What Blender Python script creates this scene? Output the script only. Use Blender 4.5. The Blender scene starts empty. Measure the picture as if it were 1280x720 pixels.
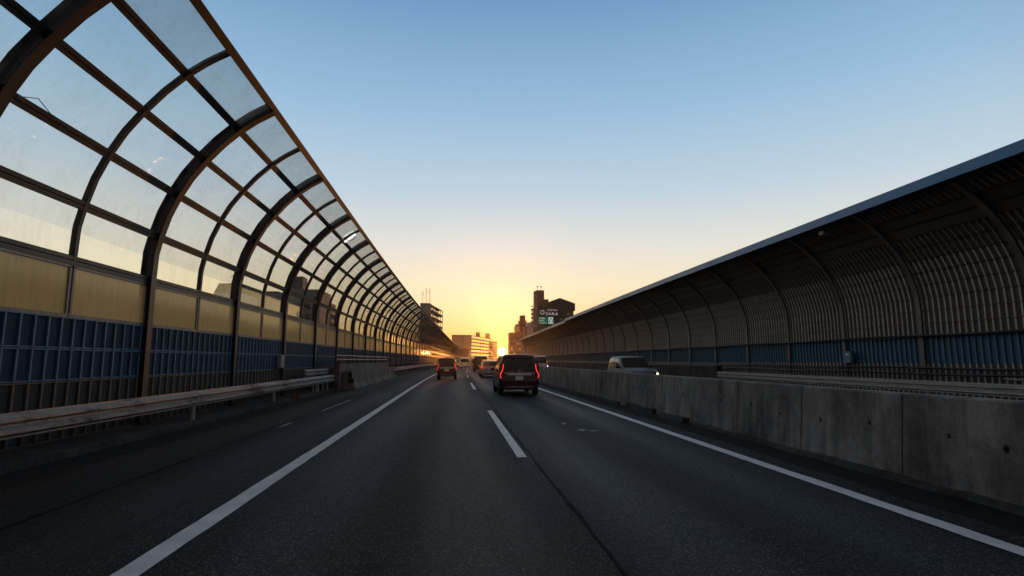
import bpy, bmesh, math, random
from mathutils import Vector, Matrix
random.seed(7)
S = bpy.context.scene
COL = S.collection
PI = math.pi

# ------------------------------------------------------------------ camera frame
FPX, CAMH = 690.0, 1.5
TH = math.atan(90/FPX)
PS = math.atan(72*math.cos(TH)/FPX)
cR = Vector((math.cos(PS), -math.sin(PS), 0))
cF = Vector((math.sin(PS)*math.cos(TH), math.cos(PS)*math.cos(TH), math.sin(TH)))
cU = Vector((-math.sin(PS)*math.sin(TH), -math.cos(PS)*math.sin(TH), math.cos(TH)))
def at(px, py, Y):
    d = cF*FPX + cR*(px-640) - cU*(py-360)
    t = Y/d.y
    return Vector((d.x*t, Y, CAMH+d.z*t))

# road centre line drift (gentle bend to the right)
def cx(y):
    if y < 25: c = 0.0
    elif y < 80: c = .00025*(y-25)**2
    else: c = .75625+.0275*(y-80)
    if y > 200: c += .0004*(y-200)**2
    return c
def slope(y): return (cx(y+.5)-cx(y-.5))

# ------------------------------------------------------------------ object helpers
def link(o, parent=None):
    COL.objects.link(o)
    if parent: o.parent = parent
    return o
def tag(o, label=None, cat=None, group=None, kind=None):
    if label: o['label'] = label
    if cat: o['category'] = cat
    if group: o['group'] = group
    if kind: o['kind'] = kind
    return o
def empty(name, label, cat, loc=(0,0,0), rz=0, group=None):
    o = bpy.data.objects.new(name, None); link(o)
    o.location = loc; o.rotation_euler = (0,0,rz); o.empty_display_size = .2
    return tag(o, label, cat, group)
def inst(name, me, parent=None, loc=(0,0,0), rz=0):
    o = bpy.data.objects.new(name, me); link(o, parent)
    o.location = loc; o.rotation_euler = (0,0,rz)
    return o

class MB:
    def __init__(s): s.v=[]; s.f=[]; s.m=[]
    def add(s, vs, fs, m=0):
        b=len(s.v); s.v += [tuple(v) for v in vs]
        s.f += [tuple(i+b for i in f) for f in fs]; s.m += [m]*len(fs)
    def box(s, c, d, m=0, M=None):
        x,y,z = d[0]/2,d[1]/2,d[2]/2
        vs=[Vector((a,b,e)) for a in(-x,x) for b in(-y,y) for e in(-z,z)]
        if M: vs=[M@v for v in vs]
        c=Vector(c); vs=[v+c for v in vs]
        s.add(vs,[(0,1,3,2),(4,6,7,5),(0,4,5,1),(2,3,7,6),(0,2,6,4),(1,5,7,3)],m)
    def bx(s, x0,x1,y0,y1,z0,z1,m=0):
        s.box(((x0+x1)/2,(y0+y1)/2,(z0+z1)/2),(abs(x1-x0),abs(y1-y0),abs(z1-z0)),m)
    def sweep(s, rings, m=0, cap=True, closed=True):
        n=len(rings[0]); vs=[p for r in rings for p in r]; fs=[]
        for i in range(len(rings)-1):
            for j in range(n if closed else n-1):
                k=(j+1)%n
                fs.append((i*n+j,i*n+k,(i+1)*n+k,(i+1)*n+j))
        if cap and closed:
            fs.append(tuple(range(n))[::-1]); b=(len(rings)-1)*n
            fs.append(tuple(range(b,b+n)))
        s.add(vs,fs,m)
    def tube(s, pts, r, n=8, m=0):
        pts=[Vector(p) for p in pts]; rings=[]
        for i,p in enumerate(pts):
            a=pts[max(i-1,0)]; b=pts[min(i+1,len(pts)-1)]
            t=(b-a).normalized(); u=Vector((0,0,1)) if abs(t.z)<.9 else Vector((1,0,0))
            e1=t.cross(u).normalized(); e2=t.cross(e1)
            rr=r[i] if isinstance(r,(list,tuple)) else r
            rings.append([p+e1*math.cos(2*PI*k/n)*rr+e2*math.sin(2*PI*k/n)*rr for k in range(n)])
        s.sweep(rings,m)
    def lathe(s, prof, c, axis='x', n=24, m=0):   # prof: (axial, radius)
        rings=[]
        for a,r in prof:
            ring=[]
            for k in range(n):
                p,q=math.cos(2*PI*k/n)*r, math.sin(2*PI*k/n)*r
                ring.append(Vector(c)+(Vector((a,p,q)) if axis=='x' else Vector((p,a,q)) if axis=='y' else Vector((p,q,a))))
            rings.append(ring)
        s.sweep(rings,m)
    def mesh(s, name, mats, smooth=None):
        me=bpy.data.meshes.new(name); me.from_pydata(s.v,[],s.f)
        for m in (mats if isinstance(mats,(list,tuple)) else [mats]): me.materials.append(m)
        me.polygons.foreach_set('material_index', s.m)
        bm=bmesh.new(); bm.from_mesh(me); bmesh.ops.recalc_face_normals(bm, faces=bm.faces); bm.to_mesh(me); bm.free()
        if smooth:
            me.polygons.foreach_set('use_smooth',[True]*len(me.polygons)); me.set_sharp_from_angle(angle=math.radians(smooth))
        me.update()
        return me
    def build(s, name, mats, parent=None, smooth=None, loc=(0,0,0), rz=0, bevel=0):
        o=inst(name, s.mesh(name,mats,smooth), parent, loc, rz)
        if bevel:
            b=o.modifiers.new('bevel','BEVEL'); b.width=bevel; b.segments=2; b.limit_method='ANGLE'; b.angle_limit=math.radians(40)
        return o

# ------------------------------------------------------------------ materials
def mat(name):
    m=bpy.data.materials.new(name); m.use_nodes=True; nt=m.node_tree; nt.nodes.clear()
    out=nt.nodes.new('ShaderNodeOutputMaterial')
    return m, nt, out
def N(nt, t, **kw):
    n=nt.nodes.new(t)
    for k,v in kw.items():
        if k in n.inputs.keys() if hasattr(n.inputs,'keys') else False: n.inputs[k].default_value=v
        else: setattr(n,k,v)
    return n
def coords(nt, sc=(1,1,1), geo=True):
    if geo:
        g=nt.nodes.new('ShaderNodeNewGeometry'); src=g.outputs['Position']
    else:
        g=nt.nodes.new('ShaderNodeTexCoord'); src=g.outputs['Object']
    mp=nt.nodes.new('ShaderNodeMapping'); mp.inputs['Scale'].default_value=sc
    nt.links.new(src, mp.inputs['Vector']); return mp.outputs['Vector']
def noise(nt, vec, scale, detail=4, rough=.55):
    n=nt.nodes.new('ShaderNodeTexNoise'); n.inputs['Scale'].default_value=scale
    n.inputs['Detail'].default_value=detail; n.inputs['Roughness'].default_value=rough
    nt.links.new(vec,n.inputs['Vector']); return n.outputs['Fac']
def ramp(nt, fac, stops):
    r=nt.nodes.new('ShaderNodeValToRGB'); e=r.color_ramp.elements
    while len(e)<len(stops): e.new(.5)
    for i,(p,c) in enumerate(stops):
        e[i].position=p; e[i].color=(c[0],c[1],c[2],1) if hasattr(c,'__len__') else (c,c,c,1)
    nt.links.new(fac,r.inputs['Fac']); return r.outputs['Color']
def mixc(nt, fac, a, b, mode='MIX'):
    m=nt.nodes.new('ShaderNodeMix'); m.data_type='RGBA'; m.blend_type=mode
    for sock,v in ((m.inputs[0],fac),(m.inputs[6],a),(m.inputs[7],b)):
        if hasattr(v,'is_output'): nt.links.new(v,sock)
        elif hasattr(v,'__len__'): sock.default_value=(v[0],v[1],v[2],1)
        else: sock.default_value=v
    return m.outputs[2]
def math_(nt, op, a, b=None, c=None):
    m=nt.nodes.new('ShaderNodeMath'); m.operation=op
    for i,v in enumerate((a,b,c)):
        if v is None: continue
        if hasattr(v,'is_output'): nt.links.new(v,m.inputs[i])
        else: m.inputs[i].default_value=v
    return m.outputs[0]
def bump(nt, h, strength=.3, dist=.01):
    b=nt.nodes.new('ShaderNodeBump'); b.inputs['Strength'].default_value=strength; b.inputs['Distance'].default_value=dist
    nt.links.new(h,b.inputs['Height']); return b.outputs['Normal']
def bsdf(nt, out, col, rough=.6, metal=0, spec=.5, normal=None, coat=0):
    p=nt.nodes.new('ShaderNodeBsdfPrincipled')
    for k,v in (('Base Color',col),('Roughness',rough),('Metallic',metal),('Specular IOR Level',spec),('Coat Weight',coat)):
        if hasattr(v,'is_output'): nt.links.new(v,p.inputs[k])
        elif hasattr(v,'__len__'): p.inputs[k].default_value=(v[0],v[1],v[2],1)
        else: p.inputs[k].default_value=v
    if normal: nt.links.new(normal,p.inputs['Normal'])
    if out: nt.links.new(p.outputs[0],out.inputs['Surface'])
    return p
def worn(name, a, b, scale=3, rough=.6, metal=0, spec=.5, bumpy=.15, stretch=(1,1,1), lo=.35, hi=.7, fine=40, coat=0):
    m,nt,out=mat(name); v=coords(nt,stretch)
    n=noise(nt,v,scale,6,.65); f=noise(nt,coords(nt),fine,3)
    c=ramp(nt,n,[(lo,a),(hi,b)])
    c=mixc(nt,.35,c,ramp(nt,f,[(.3,.45),(.7,1)]),'MULTIPLY')
    r=ramp(nt,n,[(.3,rough-.08),(.7,min(1,rough+.1))])
    bsdf(nt,out,c,r,metal,spec,bump(nt,f,bumpy,.006) if bumpy else None,coat)
    return m
def flat(name, c, rough=.5, metal=0, spec=.5, coat=0):
    m,nt,out=mat(name)
    n=noise(nt,coords(nt,geo=False),9,3)
    col=mixc(nt,.25,c,ramp(nt,n,[(.3,.6),(.7,1)]),'MULTIPLY')
    bsdf(nt,out,col,ramp(nt,n,[(.3,max(rough-.05,.02)),(.7,min(rough+.06,1))]),metal,spec,None,coat); return m
def emit(name, c, s):
    m,nt,out=mat(name); e=nt.nodes.new('ShaderNodeEmission')
    e.inputs['Color'].default_value=(*c,1); e.inputs['Strength'].default_value=s
    nt.links.new(e.outputs[0],out.inputs['Surface']); return m

M={}
def asphalt(name, base, var, agg):
    m,nt,out=mat(name)
    v=coords(nt); vs=coords(nt,(1,.06,1))
    streak=noise(nt,vs,1.3,5,.6); patch=noise(nt,v,.35,5,.6)
    vo=nt.nodes.new('ShaderNodeTexVoronoi'); vo.inputs['Scale'].default_value=105; nt.links.new(v,vo.inputs['Vector'])
    vo2=nt.nodes.new('ShaderNodeTexVoronoi'); vo2.inputs['Scale'].default_value=60; nt.links.new(v,vo2.inputs['Vector'])
    sp=math_(nt,'GREATER_THAN',N_out(vo,nt),agg)
    sp2=math_(nt,'GREATER_THAN',N_out(vo2,nt),agg+.035)
    c=ramp(nt,streak,[(.25,[b*.72 for b in base]),(.75,[b*1.3 for b in base])])
    c=mixc(nt,.7,c,ramp(nt,patch,[(.3,.6),(.7,1.15)]),'MULTIPLY')
    f=noise(nt,v,90,2)
    c=mixc(nt,.7,c,ramp(nt,f,[(.3,.15),(.7,1.7)]),'MULTIPLY')
    c=mixc(nt,math_(nt,'MULTIPLY',sp,.75),c,(.19,.185,.18))
    c=mixc(nt,math_(nt,'MULTIPLY',sp2,.6),c,(.13,.125,.12))
    pt=noise(nt,coords(nt,(.9,.05,1)),.8,3); c=mixc(nt,.6,c,ramp(nt,pt,[(.35,.55),(.62,1.2)]),'MULTIPLY')
    sx=nt.nodes.new('ShaderNodeSeparateXYZ'); nt.links.new(v,sx.inputs[0])
    tk=math_(nt,'MULTIPLY_ADD',math_(nt,'COSINE',math_(nt,'MULTIPLY',math_(nt,'SUBTRACT',sx.outputs[0],.25),2*PI/1.7)),.5,.5)
    c=mixc(nt,1,c,ramp(nt,tk,[(.1,.82),(.9,1.16)]),'MULTIPLY')
    h=math_(nt,'ADD',math_(nt,'MULTIPLY',f,.7),math_(nt,'MULTIPLY',vo.outputs['Distance'],.6))
    bsdf(nt,out,c,math_(nt,'SUBTRACT',ramp(nt,streak,[(.3,.68),(.7,.84)]),math_(nt,'MULTIPLY',tk,.10)),0,.26,bump(nt,h,.55,.012))
    return m
def N_out(vo, nt):
    s=nt.nodes.new('ShaderNodeSeparateColor'); nt.links.new(vo.outputs['Color'],s.inputs[0]); return s.outputs[0]
M['asphalt']=asphalt('asphalt_lane',(.0105,.0103,.0106),1,.92)
M['shoulder']=asphalt('asphalt_shoulder',(.0095,.0093,.0094),1,.97)
M['tar']=worn('tar_seam',(.006,.006,.006),(.014,.013,.013),8,.9,0,.15,.5)
def paint(name, c, wear):
    m,nt,out=mat(name); v=coords(nt)
    n=noise(nt,v,28,6,.7); n2=noise(nt,v,3,3)
    w=math_(nt,'GREATER_THAN',math_(nt,'ADD',n,math_(nt,'MULTIPLY',n2,.25)),wear)
    col=mixc(nt,w,ramp(nt,n2,[(.3,[k*.75 for k in c]),(.7,c)]),(.07,.068,.066))
    bsdf(nt,out,col,.6,0,.4,bump(nt,n,.3,.005)); return m
M['line']=paint('road_paint',(.86,.85,.82),.80)
M['line_old']=paint('worn_road_paint',(.30,.29,.28),.63)
M['dirt']=worn('gutter_dirt',(.008,.0075,.007),(.022,.019,.016),2.5,.95,0,.2,.5)
M['ground']=worn('city_ground',(.05,.047,.043),(.12,.11,.095),.05,.95)
def concrete(name, a, b, stain=1, warm=0):
    m,nt,out=mat(name); v=coords(nt); vz=coords(nt,(1.6,1.6,.18))
    n=noise(nt,v,1.4,8,.68); dr=noise(nt,vz,2.6,6,.65); f=noise(nt,v,52,6,.7)
    c=ramp(nt,n,[(.28,a),(.72,b)])
    c=mixc(nt,.75*stain,c,ramp(nt,dr,[(.32,.28),(.6,1.05)]),'MULTIPLY')
    c=mixc(nt,.7,c,ramp(nt,f,[(.3,.35),(.62,1.15)]),'MULTIPLY')
    oi=nt.nodes.new('ShaderNodeObjectInfo'); c=mixc(nt,.6,c,ramp(nt,oi.outputs['Random'],[(0,.55),(1,1.15)]),'MULTIPLY')
    big=noise(nt,v,.55,5,.7); c=mixc(nt,.8,c,ramp(nt,big,[(.38,.35),(.55,1)]),'MULTIPLY')
    if warm: c=mixc(nt,ramp(nt,noise(nt,vz,4.5,6),[(.52,0),(.7,warm)]),c,(.16,.075,.03))
    bsdf(nt,out,c,.88,0,.3,bump(nt,math_(nt,'ADD',f,math_(nt,'MULTIPLY',n,2)),.45,.012)); return m
M['concrete']=concrete('cast_concrete',(.26,.24,.215),(.44,.415,.375))
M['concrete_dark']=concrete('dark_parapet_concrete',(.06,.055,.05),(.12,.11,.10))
M['concrete_streaked']=concrete('brown_streaked_concrete',(.26,.24,.21),(.42,.39,.35),.7,.8)  # cast concrete with brown vertical streaks mixed in
M['hole']=flat('form_tie_hole',(.008,.008,.008),.95)
M['steel_brown']=worn('brown_painted_steel',(.032,.029,.028),(.062,.055,.050),2,.45,0,.5,.05,(1,1,.4))
M['alu']=worn('aged_aluminium',(.16,.15,.14),(.30,.28,.26),6,.42,.55,.5,.05)
M['rail']=None
def galv(name, rust):
    m,nt,out=mat(name); v=coords(nt,(1,.25,1)); n=noise(nt,v,2.2,7,.7); f=noise(nt,coords(nt),18,5,.7)
    c=ramp(nt,f,[(.3,(.26,.25,.235)),(.7,(.50,.48,.45))])
    r=ramp(nt,n,[(rust,0),(rust+.09,1)])
    c=mixc(nt,math_(nt,'MULTIPLY',r,.85),c,ramp(nt,f,[(.3,(.07,.028,.012)),(.7,(.21,.10,.045))]))
    bsdf(nt,out,c,ramp(nt,n,[(.4,.42),(.7,.8)]),.35,.5,bump(nt,f,.12,.004)); return m
M['rail']=galv('galvanised_steel',.56)
M['rail_rust']=galv('rusty_galvanised_steel',.535)
M['rail_far']=galv('clean_galvanised_steel',.66)
def perforated(name, a, b, pitch=30):
    m,nt,out=mat(name); v=coords(nt,geo=False)
    w=nt.nodes.new('ShaderNodeTexWave'); w.bands_direction='Z'; w.inputs['Scale'].default_value=pitch; w.inputs['Distortion'].default_value=.4
    nt.links.new(v,w.inputs['Vector'])
    n=noise(nt,v,3.2,6,.7)
    c=ramp(nt,n,[(.3,a),(.72,b)])
    oi=nt.nodes.new('ShaderNodeObjectInfo'); c=mixc(nt,1,c,ramp(nt,oi.outputs['Random'],[(0,.68),(1,1.2)]),'MULTIPLY')
    c=mixc(nt,.7,c,ramp(nt,w.outputs['Fac'],[(.2,.25),(.6,1)]),'MULTIPLY')
    bsdf(nt,out,c,.6,0,.4,bump(nt,w.outputs['Fac'],.4,.008)); return m
M['navy']=perforated('navy_louvre',(.006,.019,.050),(.011,.032,.078))
M['navy_rib']=worn('blue_rib',(.05,.16,.29),(.085,.24,.38),4,.5)
M['brown_louvre']=perforated('brown_louvre',(.022,.018,.014),(.045,.036,.028))
M['brown_rib']=worn('tan_rib',(.13,.10,.07),(.20,.16,.12),4,.6)
M['slate']=perforated('slate_louvre',(.078,.071,.063),(.13,.119,.106),26)
M['slate_rib']=worn('pale_rib',(.42,.38,.32),(.60,.54,.46),5,.55,stretch=(1,1,.5))
M['band_blue']=worn('blue_band_paint',(.010,.075,.15),(.018,.11,.20),3,.5)
M['band_rib']=worn('blue_band_rib',(.04,.14,.22),(.07,.20,.29),3,.5)
M['fascia']=worn('blue_fascia_paint',(.028,.17,.42),(.05,.24,.52),2.2,.4,0,.5,.03,(1,.3,1))
M['black']=flat('black_rubber',(.012,.012,.012),.7)
M['cable']=flat('black_cable',(.010,.010,.011),.55)

def fresnel(nt, ior):     # same reflectance on both faces of a thin sheet
    fr=nt.nodes.new('ShaderNodeFresnel'); g=nt.nodes.new('ShaderNodeNewGeometry')
    nt.links.new(math_(nt,'MULTIPLY_ADD',g.outputs['Backfacing'],1/ior-ior,ior),fr.inputs['IOR']); return fr
def glass(name, tint, milk, dirt, rough=.03):
    m,nt,out=mat(name)
    v=coords(nt); n=noise(nt,v,1.1,6,.65); f=noise(nt,coords(nt,(2,2,.5)),5,5,.6)
    tr=nt.nodes.new('ShaderNodeBsdfTransparent'); tr.inputs[0].default_value=(*tint,1)
    tl=nt.nodes.new('ShaderNodeBsdfTranslucent'); tl.inputs[0].default_value=(.85,.84,.8,1)
    mx=nt.nodes.new('ShaderNodeMixShader')
    fac=math_(nt,'ADD',milk,math_(nt,'MULTIPLY',ramp(nt,math_(nt,'MULTIPLY',n,math_(nt,'ADD',f,.45)),[(.40,0),(.8,1)]),dirt))
    nt.links.new(fac,mx.inputs[0]); nt.links.new(tr.outputs[0],mx.inputs[1]); nt.links.new(tl.outputs[0],mx.inputs[2])
    gl=nt.nodes.new('ShaderNodeBsdfGlossy'); gl.inputs['Roughness'].default_value=rough
    fr=fresnel(nt,1.5)
    bn=bump(nt,noise(nt,v,1.6,2),.05,.02); nt.links.new(bn,gl.inputs['Normal'])
    m2=nt.nodes.new('ShaderNodeMixShader')
    nt.links.new(fr.outputs[0],m2.inputs[0]); nt.links.new(mx.outputs[0],m2.inputs[1]); nt.links.new(gl.outputs[0],m2.inputs[2])
    nt.links.new(m2.outputs[0],out.inputs['Surface']); return m
M['pane']=glass('clear_pane',(.96,.965,.955),.005,.09)
M['pane_milk']=glass('milky_pane',(.95,.95,.93),.13,.14)
def frosted():
    m,nt,out=mat('beige_frosted_panel'); v=coords(nt); n=noise(nt,v,1.2,5,.6)
    tl=nt.nodes.new('ShaderNodeBsdfTranslucent'); c=ramp(nt,n,[(.3,(.95,.66,.31)),(.7,(.99,.74,.38))]); oi=nt.nodes.new('ShaderNodeObjectInfo'); c=mixc(nt,1,c,ramp(nt,oi.outputs['Random'],[(0,.88),(1,1.0)]),'MULTIPLY'); st=noise(nt,coords(nt,(3,3,.25)),3,5,.65); c=mixc(nt,.7,c,ramp(nt,st,[(.3,.78),(.55,1)]),'MULTIPLY'); nt.links.new(c,tl.inputs[0])
    rf=nt.nodes.new('ShaderNodeBsdfTransparent'); rf.inputs[0].default_value=(.9,.7,.36,1)
    df=nt.nodes.new('ShaderNodeBsdfDiffuse'); df.inputs[0].default_value=(.6,.42,.18,1)
    mx=nt.nodes.new('ShaderNodeMixShader'); mx.inputs[0].default_value=.10
    nt.links.new(tl.outputs[0],mx.inputs[1]); nt.links.new(df.outputs[0],mx.inputs[2])
    gl=nt.nodes.new('ShaderNodeBsdfGlossy'); gl.inputs['Roughness'].default_value=.12
    fr=fresnel(nt,1.45)
    m2=nt.nodes.new('ShaderNodeMixShader')
    nt.links.new(fr.outputs[0],m2.inputs[0]); nt.links.new(mx.outputs[0],m2.inputs[1]); nt.links.new(gl.outputs[0],m2.inputs[2])
    nt.links.new(m2.outputs[0],out.inputs['Surface']); return m
M['beige']=frosted()
m,nt,out=mat('beige_panel_back'); t_=nt.nodes.new('ShaderNodeBsdfTransparent'); t_.inputs[0].default_value=(.98,.93,.82,1); nt.links.new(t_.outputs[0],out.inputs['Surface']); M['beige_back']=m

# ------------------------------------------------------------------ ground and road (structure)
def ribbon(name, x0, x1, z, m, y0=-12, y1=560, step=2.5, jit=0):
    b=MB(); ys=[y0+(y1-y0)*i/int((y1-y0)/step) for i in range(int((y1-y0)/step)+1)]
    for y in ys:
        j=random.uniform(-jit,jit); k=random.uniform(-jit,jit)
        b.v += [(cx(y)+x0+j,y,z),(cx(y)+x1+k,y,z)]
    for i in range(len(ys)-1):
        b.f.append((2*i,2*i+1,2*i+3,2*i+2)); b.m.append(0)
    o=b.build(name,m); o['kind']='structure'; return o
def solid(b, x0,x1,z0,z1,y0,y1,step=4,m=0,prof=None):
    n=max(1,int((y1-y0)/step)); pr=prof or [(x0,z0),(x1,z0),(x1,z1),(x0,z1)]
    b.sweep([[Vector((cx(y)+p,y,q)) for p,q in pr] for y in [y0+(y1-y0)*i/n for i in range(n+1)]],m)
g=MB(); g.add([(-4000,-1500,-.03),(4000,-1500,-.03),(4000,6000,-.03),(-4000,6000,-.03)],[(0,1,2,3)])
g.build('ground',M['ground'])['kind']='structure'
ribbon('road',-2.75,16.2,0,M['asphalt'])
ribbon('road_shoulder',-5.9,-2.75,.0,M['shoulder'])
ribbon('gutter',4.95,5.75,.004,M['dirt'],jit=.05,step=.9)
ribbon('shoulder_gutter',-5.9,-5.25,.004,M['dirt'],jit=.05,step=1.1)
ribbon('edge_line',-2.37,-2.17,.008,M['line'],jit=.007,step=.3)
ribbon('edge_line',4.36,4.56,.008,M['line'],jit=.007,step=.3)
ribbon('edge_line',14.55,14.75,.008,M['line'])
ribbon('road_seam',1.205,1.238,.006,M['tar'],jit=.018,step=.35,y1=140)
ribbon('road_seam',-4.02,-3.99,.006,M['tar'],jit=.015,step=.6,y1=90)
d=MB()
for k in range(-1,14):
    y0=8.75+20*k; 
    for i in range(4): 
        ya,yb=y0+2*i,y0+2*i+2
        d.add([(cx(ya)+.99,ya,.008),(cx(ya)+1.14,ya,.008),(cx(yb)+1.14,yb,.008),(cx(yb)+.99,yb,.008)],[(0,1,2,3)])
        d.add([(cx(ya)+11.0,ya,.008),(cx(ya)+11.15,ya,.008),(cx(yb)+11.15,yb,.008),(cx(yb)+11.0,yb,.008)],[(0,1,2,3)])
d.build('lane_line',M['line'])['kind']='structure'
d=MB()
for ya,yb in ((13.2,14.1),(17.2,21.8)):
    d.add([(-3.93,ya,.008),(-3.83,ya,.008),(-3.83,yb,.008),(-3.93,yb,.008)],[(0,1,2,3)])
for X,Y,w,l in ((2.95,11.8,.34,.22),(2.75,11.95,.22,.4),(2.6,13.2,.16,.5)):   # scuffed remains of paint
    n=11; d.add([(X+w*.5*math.cos(2*PI*k/n)*random.uniform(.45,1.1),Y+l*.5*math.sin(2*PI*k/n)*random.uniform(.45,1.1),.0072) for k in range(n)],[tuple(range(n))])
d.build('worn_marking',M['line_old'])['kind']='structure'
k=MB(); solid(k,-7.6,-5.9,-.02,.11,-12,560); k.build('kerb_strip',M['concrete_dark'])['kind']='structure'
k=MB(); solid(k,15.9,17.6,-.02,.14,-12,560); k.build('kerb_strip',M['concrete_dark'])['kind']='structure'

# ------------------------------------------------------------------ noise barrier profile
PROF=[(-6.9,0.1),(-6.9,1.13),(-6.9,1.70),(-6.9,2.24),(-6.9,3.28),(-6.88,3.9),(-6.80,4.30),(-6.66,4.82),(-6.46,5.30),(-6.22,5.75),(-5.92,6.17),(-5.58,6.58),(-5.20,6.95),(-4.82,7.24),(-4.42,7.48)]
PV=[Vector((x,z)) for x,z in PROF]
def resample(pv, n):
    L=[0]
    for a,b in zip(pv,pv[1:]): L.append(L[-1]+(b-a).length)
    out=[]
    for i in range(n):
        t=L[-1]*i/(n-1)
        for j in range(len(pv)-1):
            if t<=L[j+1]+1e-9:
                out.append(pv[j].lerp(pv[j+1],(t-L[j])/(L[j+1]-L[j]))); break
    return out
def offs(pv, d):     # offset towards the road (+x side, downwards)
    out=[]
    for i,p in enumerate(pv):
        t=(pv[min(i+1,len(pv)-1)]-pv[max(i-1,0)]).normalized()
        out.append(p+Vector((t.y,-t.x))*d)
    return out
def along(b, pv, y0,y1,d0,d1,m=0,mirror=None):   # slab between offsets d0,d1 across y0..y1
    A=offs(pv,d0); B=offs(pv,d1)
    X=(lambda x:x) if mirror is None else (lambda x:mirror-x)
    b.sweep([[Vector((X(a.x),y0,a.y)),Vector((X(a.x),y1,a.y)),Vector((X(c.x),y1,c.y)),Vector((X(c.x),y0,c.y))] for a,c in zip(A,B)],m)

def rib_mesh(name, mats, mirror=None, base=None):
    b=MB()
    along(b,PV,-.10,.10,.11,.128,0,mirror); along(b,PV,-.10,.10,-.128,-.11,0,mirror); along(b,PV,-.012,.012,-.109,.109,0,mirror)
    if mirror is None: b.box((-6.83,0,.14),(.34,.36,.05))
    else: b.box((mirror+6.83,0,.16),(.34,.36,.05))
    return b.mesh(name,mats,35)

# left wall -----------------------------------------------------------------
SL=5.0
left=empty('noise_barrier','tall curved noise barrier of brown steel ribs and clear panes over navy panels','noise barrier',(-6.9,3.1,0))
LB=Vector((-6.9,3.1,0))
def place(name, me, parent, y, base, ang=None):
    o=inst(name,me,parent,Vector((cx(y),y,0))-base,-math.atan(slope(y))+(random.uniform(-.0012,.0012)))
    return o
ribm=rib_mesh('arched_rib',worn('rib_steel_shade',(.020,.018,.017),(.040,.035,.032),2,.42,0,.5,.05,(1,1,.4)))  # darker copy of the rails' brown steel, with shade put into the colour
NB=50
for i in range(NB+1): place('arched_rib',ribm,left,3.1+SL*i,LB)
H=SL/2-.012
def rail_at(b, pv, i, m=0):
    p=pv[i]; t=(pv[min(i+1,len(pv)-1)]-pv[max(i-1,0)]).normalized(); ang=math.atan2(t.y,t.x)
    Mx=Matrix.Rotation(-(ang-PI/2),3,'Y')
    b.box((p.x,0,p.y),(.05,2*H,.03),m,Mx)
    for s in (-1,1):
        b.box((p.x+t.x*s*.046,0,p.y+t.y*s*.046),(.095,2*H,.072),m,Mx)
# row boundaries as indices in PROF
ROWS=[(4,6),(6,8),(8,10),(10,12),(12,14)]
fb=MB()
for i in (4,6,8,10,12): rail_at(fb,PV,i)
along(fb,resample(PV[4:],40),-.045,.045,-.05,.052)
# top beam
p=PV[14]; fb.box((p.x+.02,0,p.y+.0),(.16,2*H+.02,.17),0,Matrix.Rotation(math.radians(-35),3,'Y'))
frame_m=fb.mesh('glazing_frame',M['steel_brown'])
pane_m={}
for r,(a,c) in enumerate(ROWS):
    for s in (-1,1):
        b=MB(); seg=resample(PV[a:c+1],5)
        seg=[seg[0].lerp(seg[1],.18)]+seg[1:-1]+[seg[-1].lerp(seg[-2],.18)]
        y0,y1=(.036,H-.03) if s>0 else (-H+.03,-.036)
        along(b,seg,y0,y1,-.004,.004)
        pane_m[r,s]=b.mesh('pane',M['pane_milk'] if r==4 else M['pane'],40)
bf=MB()
for s in (-1,1):
    y0,y1=(.02,H) if s>0 else (-H,-.02)
    for yy in (y0+.03,y1-.03): bf.box((-6.9,yy,2.75),(.07,.05,.86))
    for zz in (2.285,3.185): bf.box((-6.9,(y0+y1)/2,zz),(.07,y1-y0,.06))
bframe_m=bf.mesh('panel_frame',M['alu'])
beige_m={}
for s in (-1,1):
    b=MB(); y0,y1=(.075,H-.055) if s>0 else (-H+.055,-.075)
    b.bx(-6.908,-6.892,y0,y1,2.316,3.154)
    me=b.mesh('beige_panel',[M['beige'],M['beige_back']])
    for p in me.polygons: p.material_index=0 if p.normal.x>.9 else 1
    beige_m[s]=me
def louvre_panel(name, z0,z1,mp,mr):
    b=MB(); b.bx(-6.96,-6.88,-H,H,z0,z1-.0005,0)
    for i in range(16):
        yy=-H+.16+i*(2*H-.32)/15
        b.bx(-6.879,-6.852,yy-.019,yy+.019,z0+.012,z1-.012,1)
    for zz in (z0+.018,z1-.018): b.bx(-6.8785,-6.860,-H,H,zz-.011,zz+.011,1)
    return b.mesh(name,[mp,mr])
blue_m=[louvre_panel('blue_panel',1.70,2.262,M['navy'],M['navy_rib']),louvre_panel('blue_panel',1.14,1.70,M['navy'],M['navy_rib'])]
low_m=louvre_panel('base_panel',.58,1.1395,M['brown_louvre'],M['brown_rib'])
low2_m=louvre_panel('base_panel',.11,.58,M['brown_louvre'],M['brown_rib'])
pane_rest=MB(); beige_rest=MB()
def merge(dst, me, y):
    mx=Matrix.Translation(Vector((cx(y),y,0))-LB)@Matrix.Rotation(-math.atan(slope(y)),4,'Z')
    dst.add([mx@v.co for v in me.vertices],[tuple(p.vertices) for p in me.polygons])
rest_milk=MB(); rest_blue=MB()
for i in range(NB):
    y=3.1+SL*(i+.5)
    fr=place('glazing_frame',frame_m,left,y,LB)
    for (r,s),me in pane_m.items():
        if i<10:
            o=inst('pane',me,fr)
            if r==4 and i<1: o['label']='milky top pane'
        else: merge(rest_milk if r==4 else pane_rest,me,y)
    bo=place('panel_frame',bframe_m,left,y,LB)
    for s,me in beige_m.items(): inst('beige_panel',me,bo)
    for me in blue_m: place('blue_panel',me,left,y,LB)
    place('base_panel',low_m,left,y,LB); place('base_panel',low2_m,left,y,LB)
for nm,b,m in (('pane',pane_rest,M['pane']),('pane',rest_milk,M['pane_milk'])):
    o=b.build(nm,m,left); o['kind']='stuff'

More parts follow.
